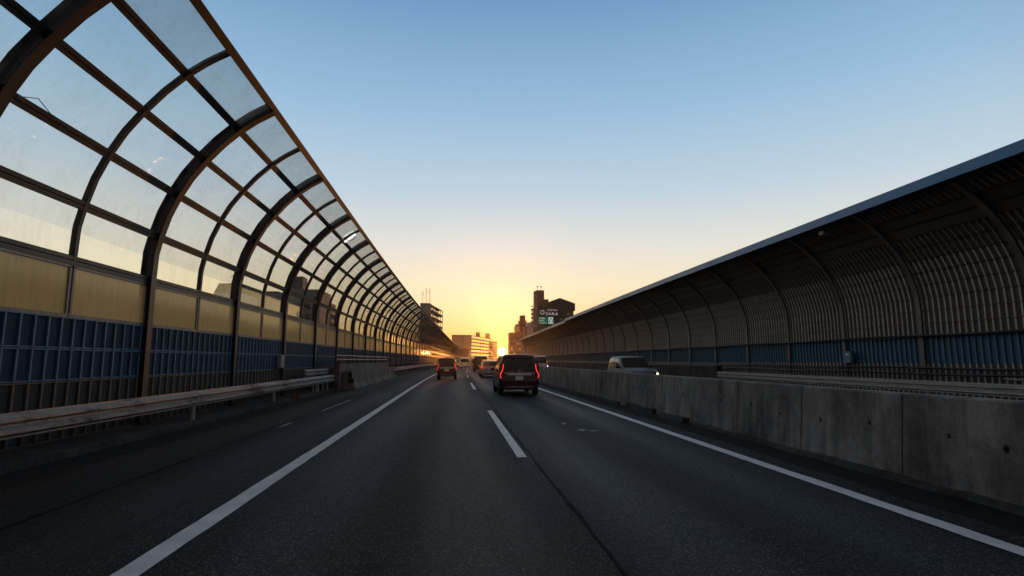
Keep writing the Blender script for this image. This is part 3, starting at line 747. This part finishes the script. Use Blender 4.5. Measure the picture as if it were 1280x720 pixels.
# ------------------------------------------------------------------ buildings
bw_dark=worn('brown_render',(.10,.075,.06),(.16,.12,.10),.3,.85); bw_brick=worn('red_brown_tile',(.12,.06,.045),(.19,.10,.075),.4,.8)
bw_grey=worn('grey_render',(.30,.29,.275),(.42,.405,.38),.25,.85); bw_pale=worn('pale_render',(.62,.60,.57),(.75,.73,.69),.25,.85)
bw_mid=worn('stained_concrete_render',(.17,.155,.14),(.27,.25,.225),.3,.85)
win_m=flat('window_glass',(.03,.033,.038),.06,0,.7); slab_m=worn('balcony_concrete',(.30,.27,.24),(.45,.41,.36),.5,.8)
roof_m=worn('dark_roofing',(.035,.032,.03),(.06,.055,.05),.5,.85); met=flat('antenna_metal',(.12,.12,.12),.5,.6)
winlit=flat('window_blind',(.55,.52,.46),.6)
class Bld:
    def __init__(s, name, label, A, B, depth, H, wall, cat='building'):
        # A->B is the front base edge (left to right as seen from the road); depth goes away
        s.A=Vector((A[0],A[1],0)); s.B=Vector((B[0],B[1],0)); s.u=(s.B-s.A).normalized(); s.n=Vector((-s.u.y,s.u.x,0))   # n points away
        s.w=(s.B-s.A).length; s.d=depth; s.H=H
        s.o=empty(name,label,cat,s.A,math.atan2(s.u.y,s.u.x))
        b=MB(); b.bx(0,s.w,0,depth,-.02,H); s.wall=b.build('wall',wall,s.o)
    def box(s,name,m,x0,x1,y0,y1,z0,z1,parent=None,bev=0):
        b=MB(); b.bx(x0,x1,y0,y1,z0,z1); return b.build(name,m,parent or s.o,bevel=bev)
    def parapet(s,h=.9,m=None):
        b=MB(); t=.25
        b.bx(0-.02,s.w+.02,-.02,t,s.H+.002,s.H+h); b.bx(-.02,s.w+.02,s.d-t,s.d+.02,s.H+.002,s.H+h); b.bx(-.02,t,t+.001,s.d-t-.001,s.H+.002,s.H+h); b.bx(s.w-t,s.w+.02,t+.001,s.d-t-.001,s.H+.002,s.H+h)
        b.build('roof_parapet',m or s.wall.data.materials[0],s.o)
    def windows(s,face,x0,x1,nx,z0,z1,nz,ww,wh,m=None):
        for i in range(nx):
            for j in range(nz):
                c=x0+(x1-x0)*(i+.5)/nx; z=z0+(z1-z0)*(j+.5)/nz; f=MB(); p=MB()
                if face=='f':
                    f.bx(c-ww/2-.06,c+ww/2+.06,-.07,.0-.003,z-wh/2-.06,z+wh/2+.06); p.bx(c-ww/2,c+ww/2,-.085,-.072,z-wh/2,z+wh/2)
                elif face=='r':
                    f.bx(s.w+.003,s.w+.07,c-ww/2-.06,c+ww/2+.06,z-wh/2-.06,z+wh/2+.06); p.bx(s.w+.072,s.w+.085,c-ww/2,c+ww/2,z-wh/2,z+wh/2)
                else:
                    f.bx(-.07,-.003,c-ww/2-.06,c+ww/2+.06,z-wh/2-.06,z+wh/2+.06); p.bx(-.085,-.072,c-ww/2,c+ww/2,z-wh/2,z+wh/2)
                w=f.build('window',M['steel_brown'],s.o); p.build('pane',m or (winlit if random.random()<.25 else win_m),w)
    def balconies(s,face,a0,a1,z0,n,fh,out=1.4,ph=1.1,m=None,div=4):
        for j in range(n):
            z=z0+j*fh; b=MB(); g=MB()
            def bx(B,p,q,o0,o1,za,zb):
                if face=='f': B.bx(p,q,-o1,-o0,za,zb)
                elif face=='r': B.bx(s.w+o0,s.w+o1,p,q,za,zb)
                else: B.bx(-o1,-o0,p,q,za,zb)
            bx(b,a0,a1,.003,out,z,z+.16); bx(b,a0,a1,out-.12,out,z+.162,z+ph)
            bx(b,a0,a0+.1,.004,out-.122,z+.163,z+ph); bx(b,a1-.1,a1,.004,out-.122,z+.163,z+ph)
            for k in range(1,div): 
                p=a0+(a1-a0)*k/div; bx(b,p-.07,p+.07,.004,out-.125,z+.164,z+fh-.003)
            bb=b.build('balcony',m or slab_m,s.o)
            for k in range(div):
                g=MB(); p=a0+(a1-a0)*(k+.2)/div; q=a0+(a1-a0)*(k+.8)/div; bx(g,p,q,.02,.05,z+.2,z+2.1)
                g.build('glass_door',win_m,bb)

def open_deck(e, w, d, H, n, z0, m, mcol, ph=.55, ncol=6):     # see-through stacked gallery
    fh=(H-z0)/n
    for j in range(n+1):
        b=MB(); z=z0+j*fh; b.bx(0,w,0,d,z-.12,z+.12)
        if j<n: b.bx(0,w,-.12,-.002,z-.3,z+ph*fh); 
        b.build('deck',m,e)
    for k in range(ncol):
        x=w*k/(ncol-1); 
        b=MB(); b.bx(x-.16,x+.16,-.32,-.123,0,H+.11); b.build('column',mcol,e)
        b=MB(); b.bx(x-.16,x+.16,d+.002,d+.3,0,H+.11); b.build('column',mcol,e)
def antenna(B,x,y,z,h,dish=False):
    b=MB(); b.tube([(x,y,z),(x,y,z+h)],.07,6)
    for k in range(3): b.tube([(x-.6+.1*k,y,z+h*(.72+.11*k)),(x+.6-.1*k,y,z+h*(.72+.11*k))],.035,5)
    b.build('roof_aerial',met,B.o)

def text_mesh(body, size, m, depth=.05):
    cu=bpy.data.curves.new('lettering','FONT'); cu.body=body; cu.size=size; cu.extrude=depth; cu.align_x='LEFT'; cu.space_character=1.18
    t=bpy.data.objects.new('tmp',cu); COL.objects.link(t); bpy.context.view_layer.update()
    me=bpy.data.meshes.new_from_object(t.evaluated_get(bpy.context.evaluated_depsgraph_get()))
    bpy.data.objects.remove(t); me.materials.clear(); me.materials.append(m); return me

# hotel with tower and sign
Yh=220.0
a=at(671,440,Yh); bR=at(694,440,Yh); hz=lambda py,Y:at(640,py,Y).z
h=Bld('hotel','dark brown hotel with a rooftop tower and a white name sign behind the ribbed barrier',(a.x,Yh),(at(717,440,Yh+3).x,Yh+2),5,hz(383,Yh),bw_dark)
tw=at(680.5,440,Yh).x-a.x
h.box('tower',bw_dark,0.002,tw,-.5,4.6,0,hz(362.5,Yh))
rm=MB(); x0=at(687,440,Yh).x-a.x; x1=h.w+.5; zr=hz(378,Yh); zp=hz(371.5,Yh); xm=(x0+x1)/2-1
rm.sweep([[Vector((x0,y,zr-3)),Vector((x1,y,zr-3)),Vector((x1,y,zr)),Vector((xm,y,zp)),Vector((x0,y,zr+.4))] for y in (-.6,5.3)]); rm.build('roof',roof_m,h.o)
h.box('upper_storey',bw_dark,tw+.01,x0-.01,.2,4.7,h.H,hz(373.5,Yh))
h.windows('f',x0+.3,h.w-.6,3,hz(408,Yh),hz(382,Yh),4,1.0,.9)
for dx in (1.0,tw-.5):
    b=MB(); z=hz(362.5,Yh); b.tube([(dx,2,z),(dx,2,z+2.0)],.08,6); b.tube([(dx-.35,2,z+2.0),(dx+.2,2,z+1.6)],.22,6); b.build('roof_lamp',met,h.o)
stair=[h.box('balcony',slab_m,-1.5,-.002,1,3,z-.15,z+.95) for z in [hz(388+5*i,Yh) for i in range(5)]]
h.box('balcony_roof',slab_m,-1.7,-.002,.8,3.2,hz(382.6,Yh),hz(382,Yh))
h.box('sign_board',flat('sign_dark',(.035,.022,.028),.5),.5,tw+8.0,-.95,-.52,hz(395.8,Yh),hz(382.5,Yh))
sgn=emit('sign_letter_white',(.80,.74,.85),.42); sgreen=emit('sign_green',(.02,.13,.07),.55); swhite=emit('sign_panel_white',(.75,.85,.80),.50); sdim=emit('sign_text_pale',(.7,.8,.74),.42)
ring=MB(); rc=(2.1,-1.02,hz(390.3,Yh)); ring.tube([(rc[0]+.78*math.cos(t),rc[1],rc[2]+.78*math.sin(t)) for t in [2*PI*i/20 for i in range(21)]],.13,6); ring.build('ring_emblem',sgn,h.o)
def letters(body,size,x,y,z,parent,m,name='lettering',sx=1):
    o=inst(name,text_mesh(body,size,m),parent,(x,y,z)); o.rotation_euler=(PI/2,0,0); o.scale=(sx,1,1); return o
letters('HOTEL',.9,4.3,-1.0,hz(388.3,Yh),h.o,sgn,sx=1.35)
letters('SARA',1.6,3.45,-1.0,hz(393.6,Yh),h.o,sgn,sx=1.25)
letters('H',1.7,1.6,-.58,hz(386,Yh),h.o,emit('tower_letter',(.5,.45,.5),.2))
gs=empty('billboard','green billboard with a white arched arrow panel under the hotel name sign','sign',h.o.location+h.u*0.4+h.n*-1.15+Vector((0,0,hz(405,Yh))),h.o.rotation_euler.z)
b=MB(); gh=hz(395.9,Yh)-hz(405,Yh); b.bx(.2,6.3,-.1,.1,0,gh); b.build('board',sgreen,gs)
b=MB(); b.bx(4.2,6.15,-.16,-.104,.12,gh-.12); b.build('arrow_panel',swhite,gs)
b=MB(); b.tube([(4.65,-.2,.95),(4.65,-.2,1.6),(4.8,-.2,2.1),(5.2,-.2,2.35),(5.6,-.2,2.1),(5.75,-.2,1.6),(5.75,-.2,.35)],.16,6); b.add([(4.3,-.2,1.05),(5.0,-.2,1.05),(4.65,-.2,.4)],[(0,1,2)]); b.build('arrow',sgreen,gs)
b=MB()
for r,ws in enumerate(((.45,.5,.4),(.5,.45,.3),(.35,.4,.45,.5))):
    x=.45
    for w in ws: b.bx(x,x+w,-.14,-.104,gh-.85-r*.95,gh-.35-r*.95); b.bx(x+w*.3,x+w*.7,-.15,-.141,gh-.72-r*.95,gh-.5-r*.95,1); x+=w+.35
b.build('text_row',[sdim,sgreen],gs)

Yg=232.0
a=at(659,440,Yg); c=at(674,440,Yg); g2=Bld('office_block','plain pale grey block low between the slim brick tower and the hotel',(a.x,Yg),(c.x,Yg),5,hz(404.5,Yg),bw_pale); g2.parapet(.6)
g2.box('wall_return',bw_mid,-.9,-.002,.5,4.5,0,hz(407,Yg))
Yt=262.0
a=at(649.5,440,Yt); c=at(658,440,Yt); t2=Bld('slim_tower','slim red brown tower with stepped top and side sign left of the hotel',(a.x,Yt),(c.x,Yt),6,hz(400.5,Yt),bw_brick)
t2.box('stair_head',bw_brick,.5,t2.w-.4,1,5,t2.H,hz(394,Yt)); t2.box('side_sign',flat('faded_sign',(.5,.36,.26),.6),-2.6,-.002,0.5,1.0,hz(414,Yt),hz(408,Yt)); t2.windows('f',.4,t2.w-.4,2,2,t2.H-1,7,.8,1.2)
t2.box('side_wing',bw_mid,-1.6,-.01,1.2,5.5,0,hz(405,Yt))
Yb=248.0
a=at(637,440,Yb); c=at(652.5,440,Yb); b3=Bld('apartment_block','red brown flat roofed block right beside the setting sun',(a.x,Yb),(c.x,Yb),8,hz(417,Yb),bw_brick); b3.parapet(.5); b3.windows('f',.4,b3.w-.4,4,3,b3.H-1,4,.8,1.2)
Yc=330.
a=at(654,440,Yc); c=at(668,440,Yc); b4=Bld('apartment_block','distant tan block glimpsed under the end rib of the ribbed barrier',(a.x,Yc),(c.x,Yc),10,hz(431,Yc),bw_mid); b4.windows('f',.3,b4.w-.3,5,2,b4.H-1,3,.7,1.3)

# low slab with striped balconies, left of the sun
Y1=500.
a=at(564.5,440,Y1); m_=at(589,440,Y1); f_=at(616,440,Y1+95)
s1=Bld('apartment_slab','long low apartment slab with bright balcony bands left of the setting sun',(a.x,Y1),(m_.x,Y1),6,hz(419.5,Y1),bw_mid)
ang=(f_-m_); ln=ang.length
# the open balcony wing runs back from the corner
u=(f_-m_); u.z=0; wl_=u.length
W2=empty('gallery_wing','open wing of stacked decks with sky showing between them, receding towards the sun','building',(m_.x,Y1,0),math.atan2(u.y,u.x))
zt1=hz(419.5,Y1)
open_deck(W2,wl_,2.4,zt1,7,1.5,bw_dark,bw_dark,.30,3)
for x0_,x1_,hh in ((.28,.36,4.4),(.72,.84,5.4)):
    b=MB(); b.bx(wl_*x0_,wl_*x1_,0.1,2.3,zt1+.125,zt1+hh); b.build('lift_tower',bw_brick,W2)
s1.parapet(.5)
s1.box('downpipe_recess',bw_dark,s1.w*.55,s1.w*.60,-.05,-.003,0,s1.H)
Y2=640.
a=at(611.5,440,Y2); c=at(621.5,440,Y2); b5=Bld('apartment_block','rust coloured block at the left edge of the setting sun',(a.x,Y2),(c.x,Y2),8,hz(427.5,Y2),bw_brick); b5.parapet(.6); b5.windows('f',.3,b5.w-.3,4,3,b5.H-1,4,.9,1.4)
Y3=300.
a=at(577,440,Y3); c=at(588,440,Y3+40)
b6=Bld('shed','dark red roofed shed in front of the low apartment slab',(at(563,440,Y3).x-1,Y3+60),(at(587.5,440,Y3+60).x-1,Y3+60),8,hz(441.5,Y3+60),bw_brick)
b6.box('roof',worn('dark_red_roof',(.09,.025,.02),(.14,.04,.03),.5,.8),-.4,b6.w+.4,-.4,8.4,b6.H,hz(436,Y3+60))

# tall apartment end above the far left barrier
Y4=200.
a=at(524,440,Y4); m_=at(537,440,Y4); f_=at(551.5,440,Y4+62)
f_=at(551.5,440,Y4+26)
u=(f_-m_); u.z=0
A4=Bld('apartment_tower','grey apartment tower with open decks rising above the far end of the glazed barrier',(a.x,Y4),(m_.x,Y4),3,hz(382,Y4),bw_grey); A4.parapet(.6)
E4=empty('gallery_wing','stack of open decks with sky showing through beside the grey apartment tower','building',(m_.x+.05,Y4+.4,0),math.atan2(u.y,u.x))
open_deck(E4,u.length,1.8,hz(381.5,Y4),8,2.0,bw_dark,bw_dark,.28,6)
for x,y,hh in ((.8,1,5),(2,1.5,6.5),(3.2,1.2,6)): antenna(A4,x,y,A4.H,hh)
# buildings seen through the glazed barrier
def through(name,label,px0,px1,pyt,Y,wall,depth=14): 
    a=at(px0,440,Y); c=at(px1,440,Y); return Bld(name,label,(a.x,Y),(c.x,Y),depth,at((px0+px1)/2,pyt,Y).z,wall)
Y5=120.
t=through('house_block','grey block with a dark sloped upper storey seen through the third glazed bay',262,297,366,Y5,bw_pale)
rf=MB(); z0=t.H; z1=at(280,353.5,Y5).z; rf.sweep([[Vector((.1*0,0,z0)),Vector((t.w,0,z0)),Vector((t.w,14,z0)),Vector((0,14,z0))],[Vector((.6,.8,z1)),Vector((t.w-.3,.8,z1)),Vector((t.w-.3,13,z1)),Vector((.6,13,z1))]]); rf.build('roof',roof_m,t.o); antenna(t,2.5,3,z1,2.2); t.windows('f',.5,t.w-.5,4,1.5,t.H-.6,5,1,1.3)
t=through('rooftop_block','low grey block with a rooftop tank seen through the fourth glazed bay',296,330,376,130.,bw_grey); t.parapet(.6); t.box('water_tank',bw_mid,1.2,3.0,3,6,t.H,t.H+1.6); t.windows('f',.5,t.w-.5,5,1.5,t.H-.6,5,1,1.3)
t=through('apartment_block','grey apartment block with dark window rows seen between the fourth and fifth glazed bays',316,356,369.5,150.,bw_grey); t.parapet(.5); t.windows('f',.5,t.w-.5,6,2,t.H-.6,5,1.1,1.4); t.box('stair_head',bw_mid,1,5,2,7,t.H,t.H+1.4)
t=through('apartment_block','stepped apartment block with a roof tower and balconies seen through the fifth glazed bay',352,397,364,165.,bw_grey); t.balconies('f',.4,t.w-.4,3,6,(t.H-4)/6,1.5,1.1,None,5); t.parapet(.6); t.box('tower',bw_mid,.6,4.4,2,7,t.H,at(362,344,165.).z)
t=through('apartment_block','narrow apartment end with stacked balconies seen through the sixth glazed bay',396,405,378,178.,bw_mid); t.balconies('r',1,12,3,6,(t.H-4)/6,1.4,1.1,None,3); t.parapet(.5)

HAZE=.00007
# ------------------------------------------------------------------ world, sun, camera
SUN_AZ=math.atan((627-568)/690.); SUN_EL=math.radians(.85)
sd=Vector((math.sin(SUN_AZ)*math.cos(SUN_EL),math.cos(SUN_AZ)*math.cos(SUN_EL),math.sin(SUN_EL)))
w=bpy.data.worlds.new('World'); S.world=w; w.use_nodes=True; nt=w.node_tree; nt.nodes.clear()
out=nt.nodes.new('ShaderNodeOutputWorld'); bg=nt.nodes.new('ShaderNodeBackground'); nt.links.new(bg.outputs[0],out.inputs[0])
sky=nt.nodes.new('ShaderNodeTexSky'); sky.sky_type='NISHITA'; sky.sun_disc=False; sky.sun_elevation=math.radians(1.5); sky.sun_rotation=SUN_AZ; sky.air_density=1.0; sky.dust_density=.6; sky.ozone_density=2.0
tc=nt.nodes.new('ShaderNodeTexCoord'); sep=nt.nodes.new('ShaderNodeSeparateXYZ'); nt.links.new(tc.outputs['Generated'],sep.inputs[0])
vd=nt.nodes.new('ShaderNodeVectorMath'); vd.operation='DOT_PRODUCT'; nt.links.new(tc.outputs['Generated'],vd.inputs[0]); vd.inputs[1].default_value=sd
def lin(c): return tuple(((v/255+.055)/1.055)**2.4 if v>10 else v/255/12.92 for v in c)
el=math_(nt,'ARCSINE',sep.outputs[2]); eld=math_(nt,'MULTIPLY',el,180/PI)
fac=math_(nt,'DIVIDE',eld,60.)
grad=ramp(nt,fac,[(0,lin((250,172,80))),(.035,lin((252,202,116))),(.075,lin((253,226,168))),(.125,lin((253,238,202))),(.19,lin((234,232,222))),(.28,lin((196,216,230))),(.42,lin((156,194,224))),(.60,lin((112,154,200))),(.76,lin((104,124,148))),(1,lin((92,92,94)))])
rear=ramp(nt,fac,[(0,lin((122,108,104))),(.10,lin((140,124,118))),(.3,lin((124,120,120))),(.6,lin((100,102,108))),(1,lin((92,92,94)))])
dot=vd.outputs['Value']; ang=math_(nt,'MULTIPLY',math_(nt,'ARCCOSINE',math_(nt,'MINIMUM',dot,1.)),180/PI)
back=ramp(nt,math_(nt,'DIVIDE',ang,180.),[(.26,0),(.56,1)])
base=mixc(nt,back,grad,rear)
nis=mixc(nt,1.0,sky.outputs[0],(.10,.10,.10),'MULTIPLY')
base=mixc(nt,.06,base,nis)
def glow(deg, col):
    return mixc(nt,1.0,col,math_(nt,'EXPONENT',math_(nt,'MULTIPLY',ang,-1/deg)),'MULTIPLY')
disc=mixc(nt,1.0,(1,.82,.5),math_(nt,'MULTIPLY',math_(nt,'LESS_THAN',ang,.36),60.),'MULTIPLY')
tot=base
for c_ in (glow(6.,(.03,-.05,-.09)),glow(2.4,(.3,-.30,-.20)),glow(.36,(6,2.2,.2)),disc): tot=mixc(nt,1.0,tot,c_,'ADD')
nt.links.new(tot,bg.inputs[0]); bg.inputs[1].default_value=1.0
w.cycles.sampling_method='MANUAL'; w.cycles.sample_map_resolution=2048

hb=MB(); hb.bx(-90,130,-20,700,-1.2,75)
hm,hnt,hout=mat('evening_haze'); pv=hnt.nodes.new('ShaderNodeVolumePrincipled'); pv.inputs['Color'].default_value=(.96,.93,.90,1); pv.inputs['Density'].default_value=HAZE; pv.inputs['Anisotropy'].default_value=.9
hnt.links.new(pv.outputs[0],hout.inputs['Volume']); ho=hb.build('haze',hm); ho['kind']='stuff'
L=bpy.data.lights.new('sun','SUN'); L.energy=2.4; L.angle=math.radians(.5); L.color=(1,.34,.07)
lo=bpy.data.objects.new('sun',L); link(lo); lo.rotation_euler=(-sd).to_track_quat('-Z','Y').to_euler(); lo.location=(0,0,60)

cam=bpy.data.cameras.new('camera'); co=bpy.data.objects.new('camera',cam); link(co)
cam.sensor_width=36; cam.lens=FPX/1280*36; cam.clip_start=.05; cam.clip_end=9000
mx=Matrix((( cR.x,cU.x,-cF.x,0),(cR.y,cU.y,-cF.y,0),(cR.z,cU.z,-cF.z,CAMH),(0,0,0,1))); co.matrix_world=mx
S.camera=co
S.render.engine='CYCLES'
S.cycles.max_bounces=10; S.cycles.transparent_max_bounces=48; S.cycles.diffuse_bounces=3; S.cycles.glossy_bounces=4; S.cycles.volume_bounces=0
S.cycles.use_denoising=True; S.cycles.sample_clamp_indirect=6
S.cycles.caustics_reflective=False; S.cycles.caustics_refractive=False
S.view_settings.view_transform='Standard'; S.view_settings.look='None'; S.view_settings.exposure=0; S.view_settings.gamma=1
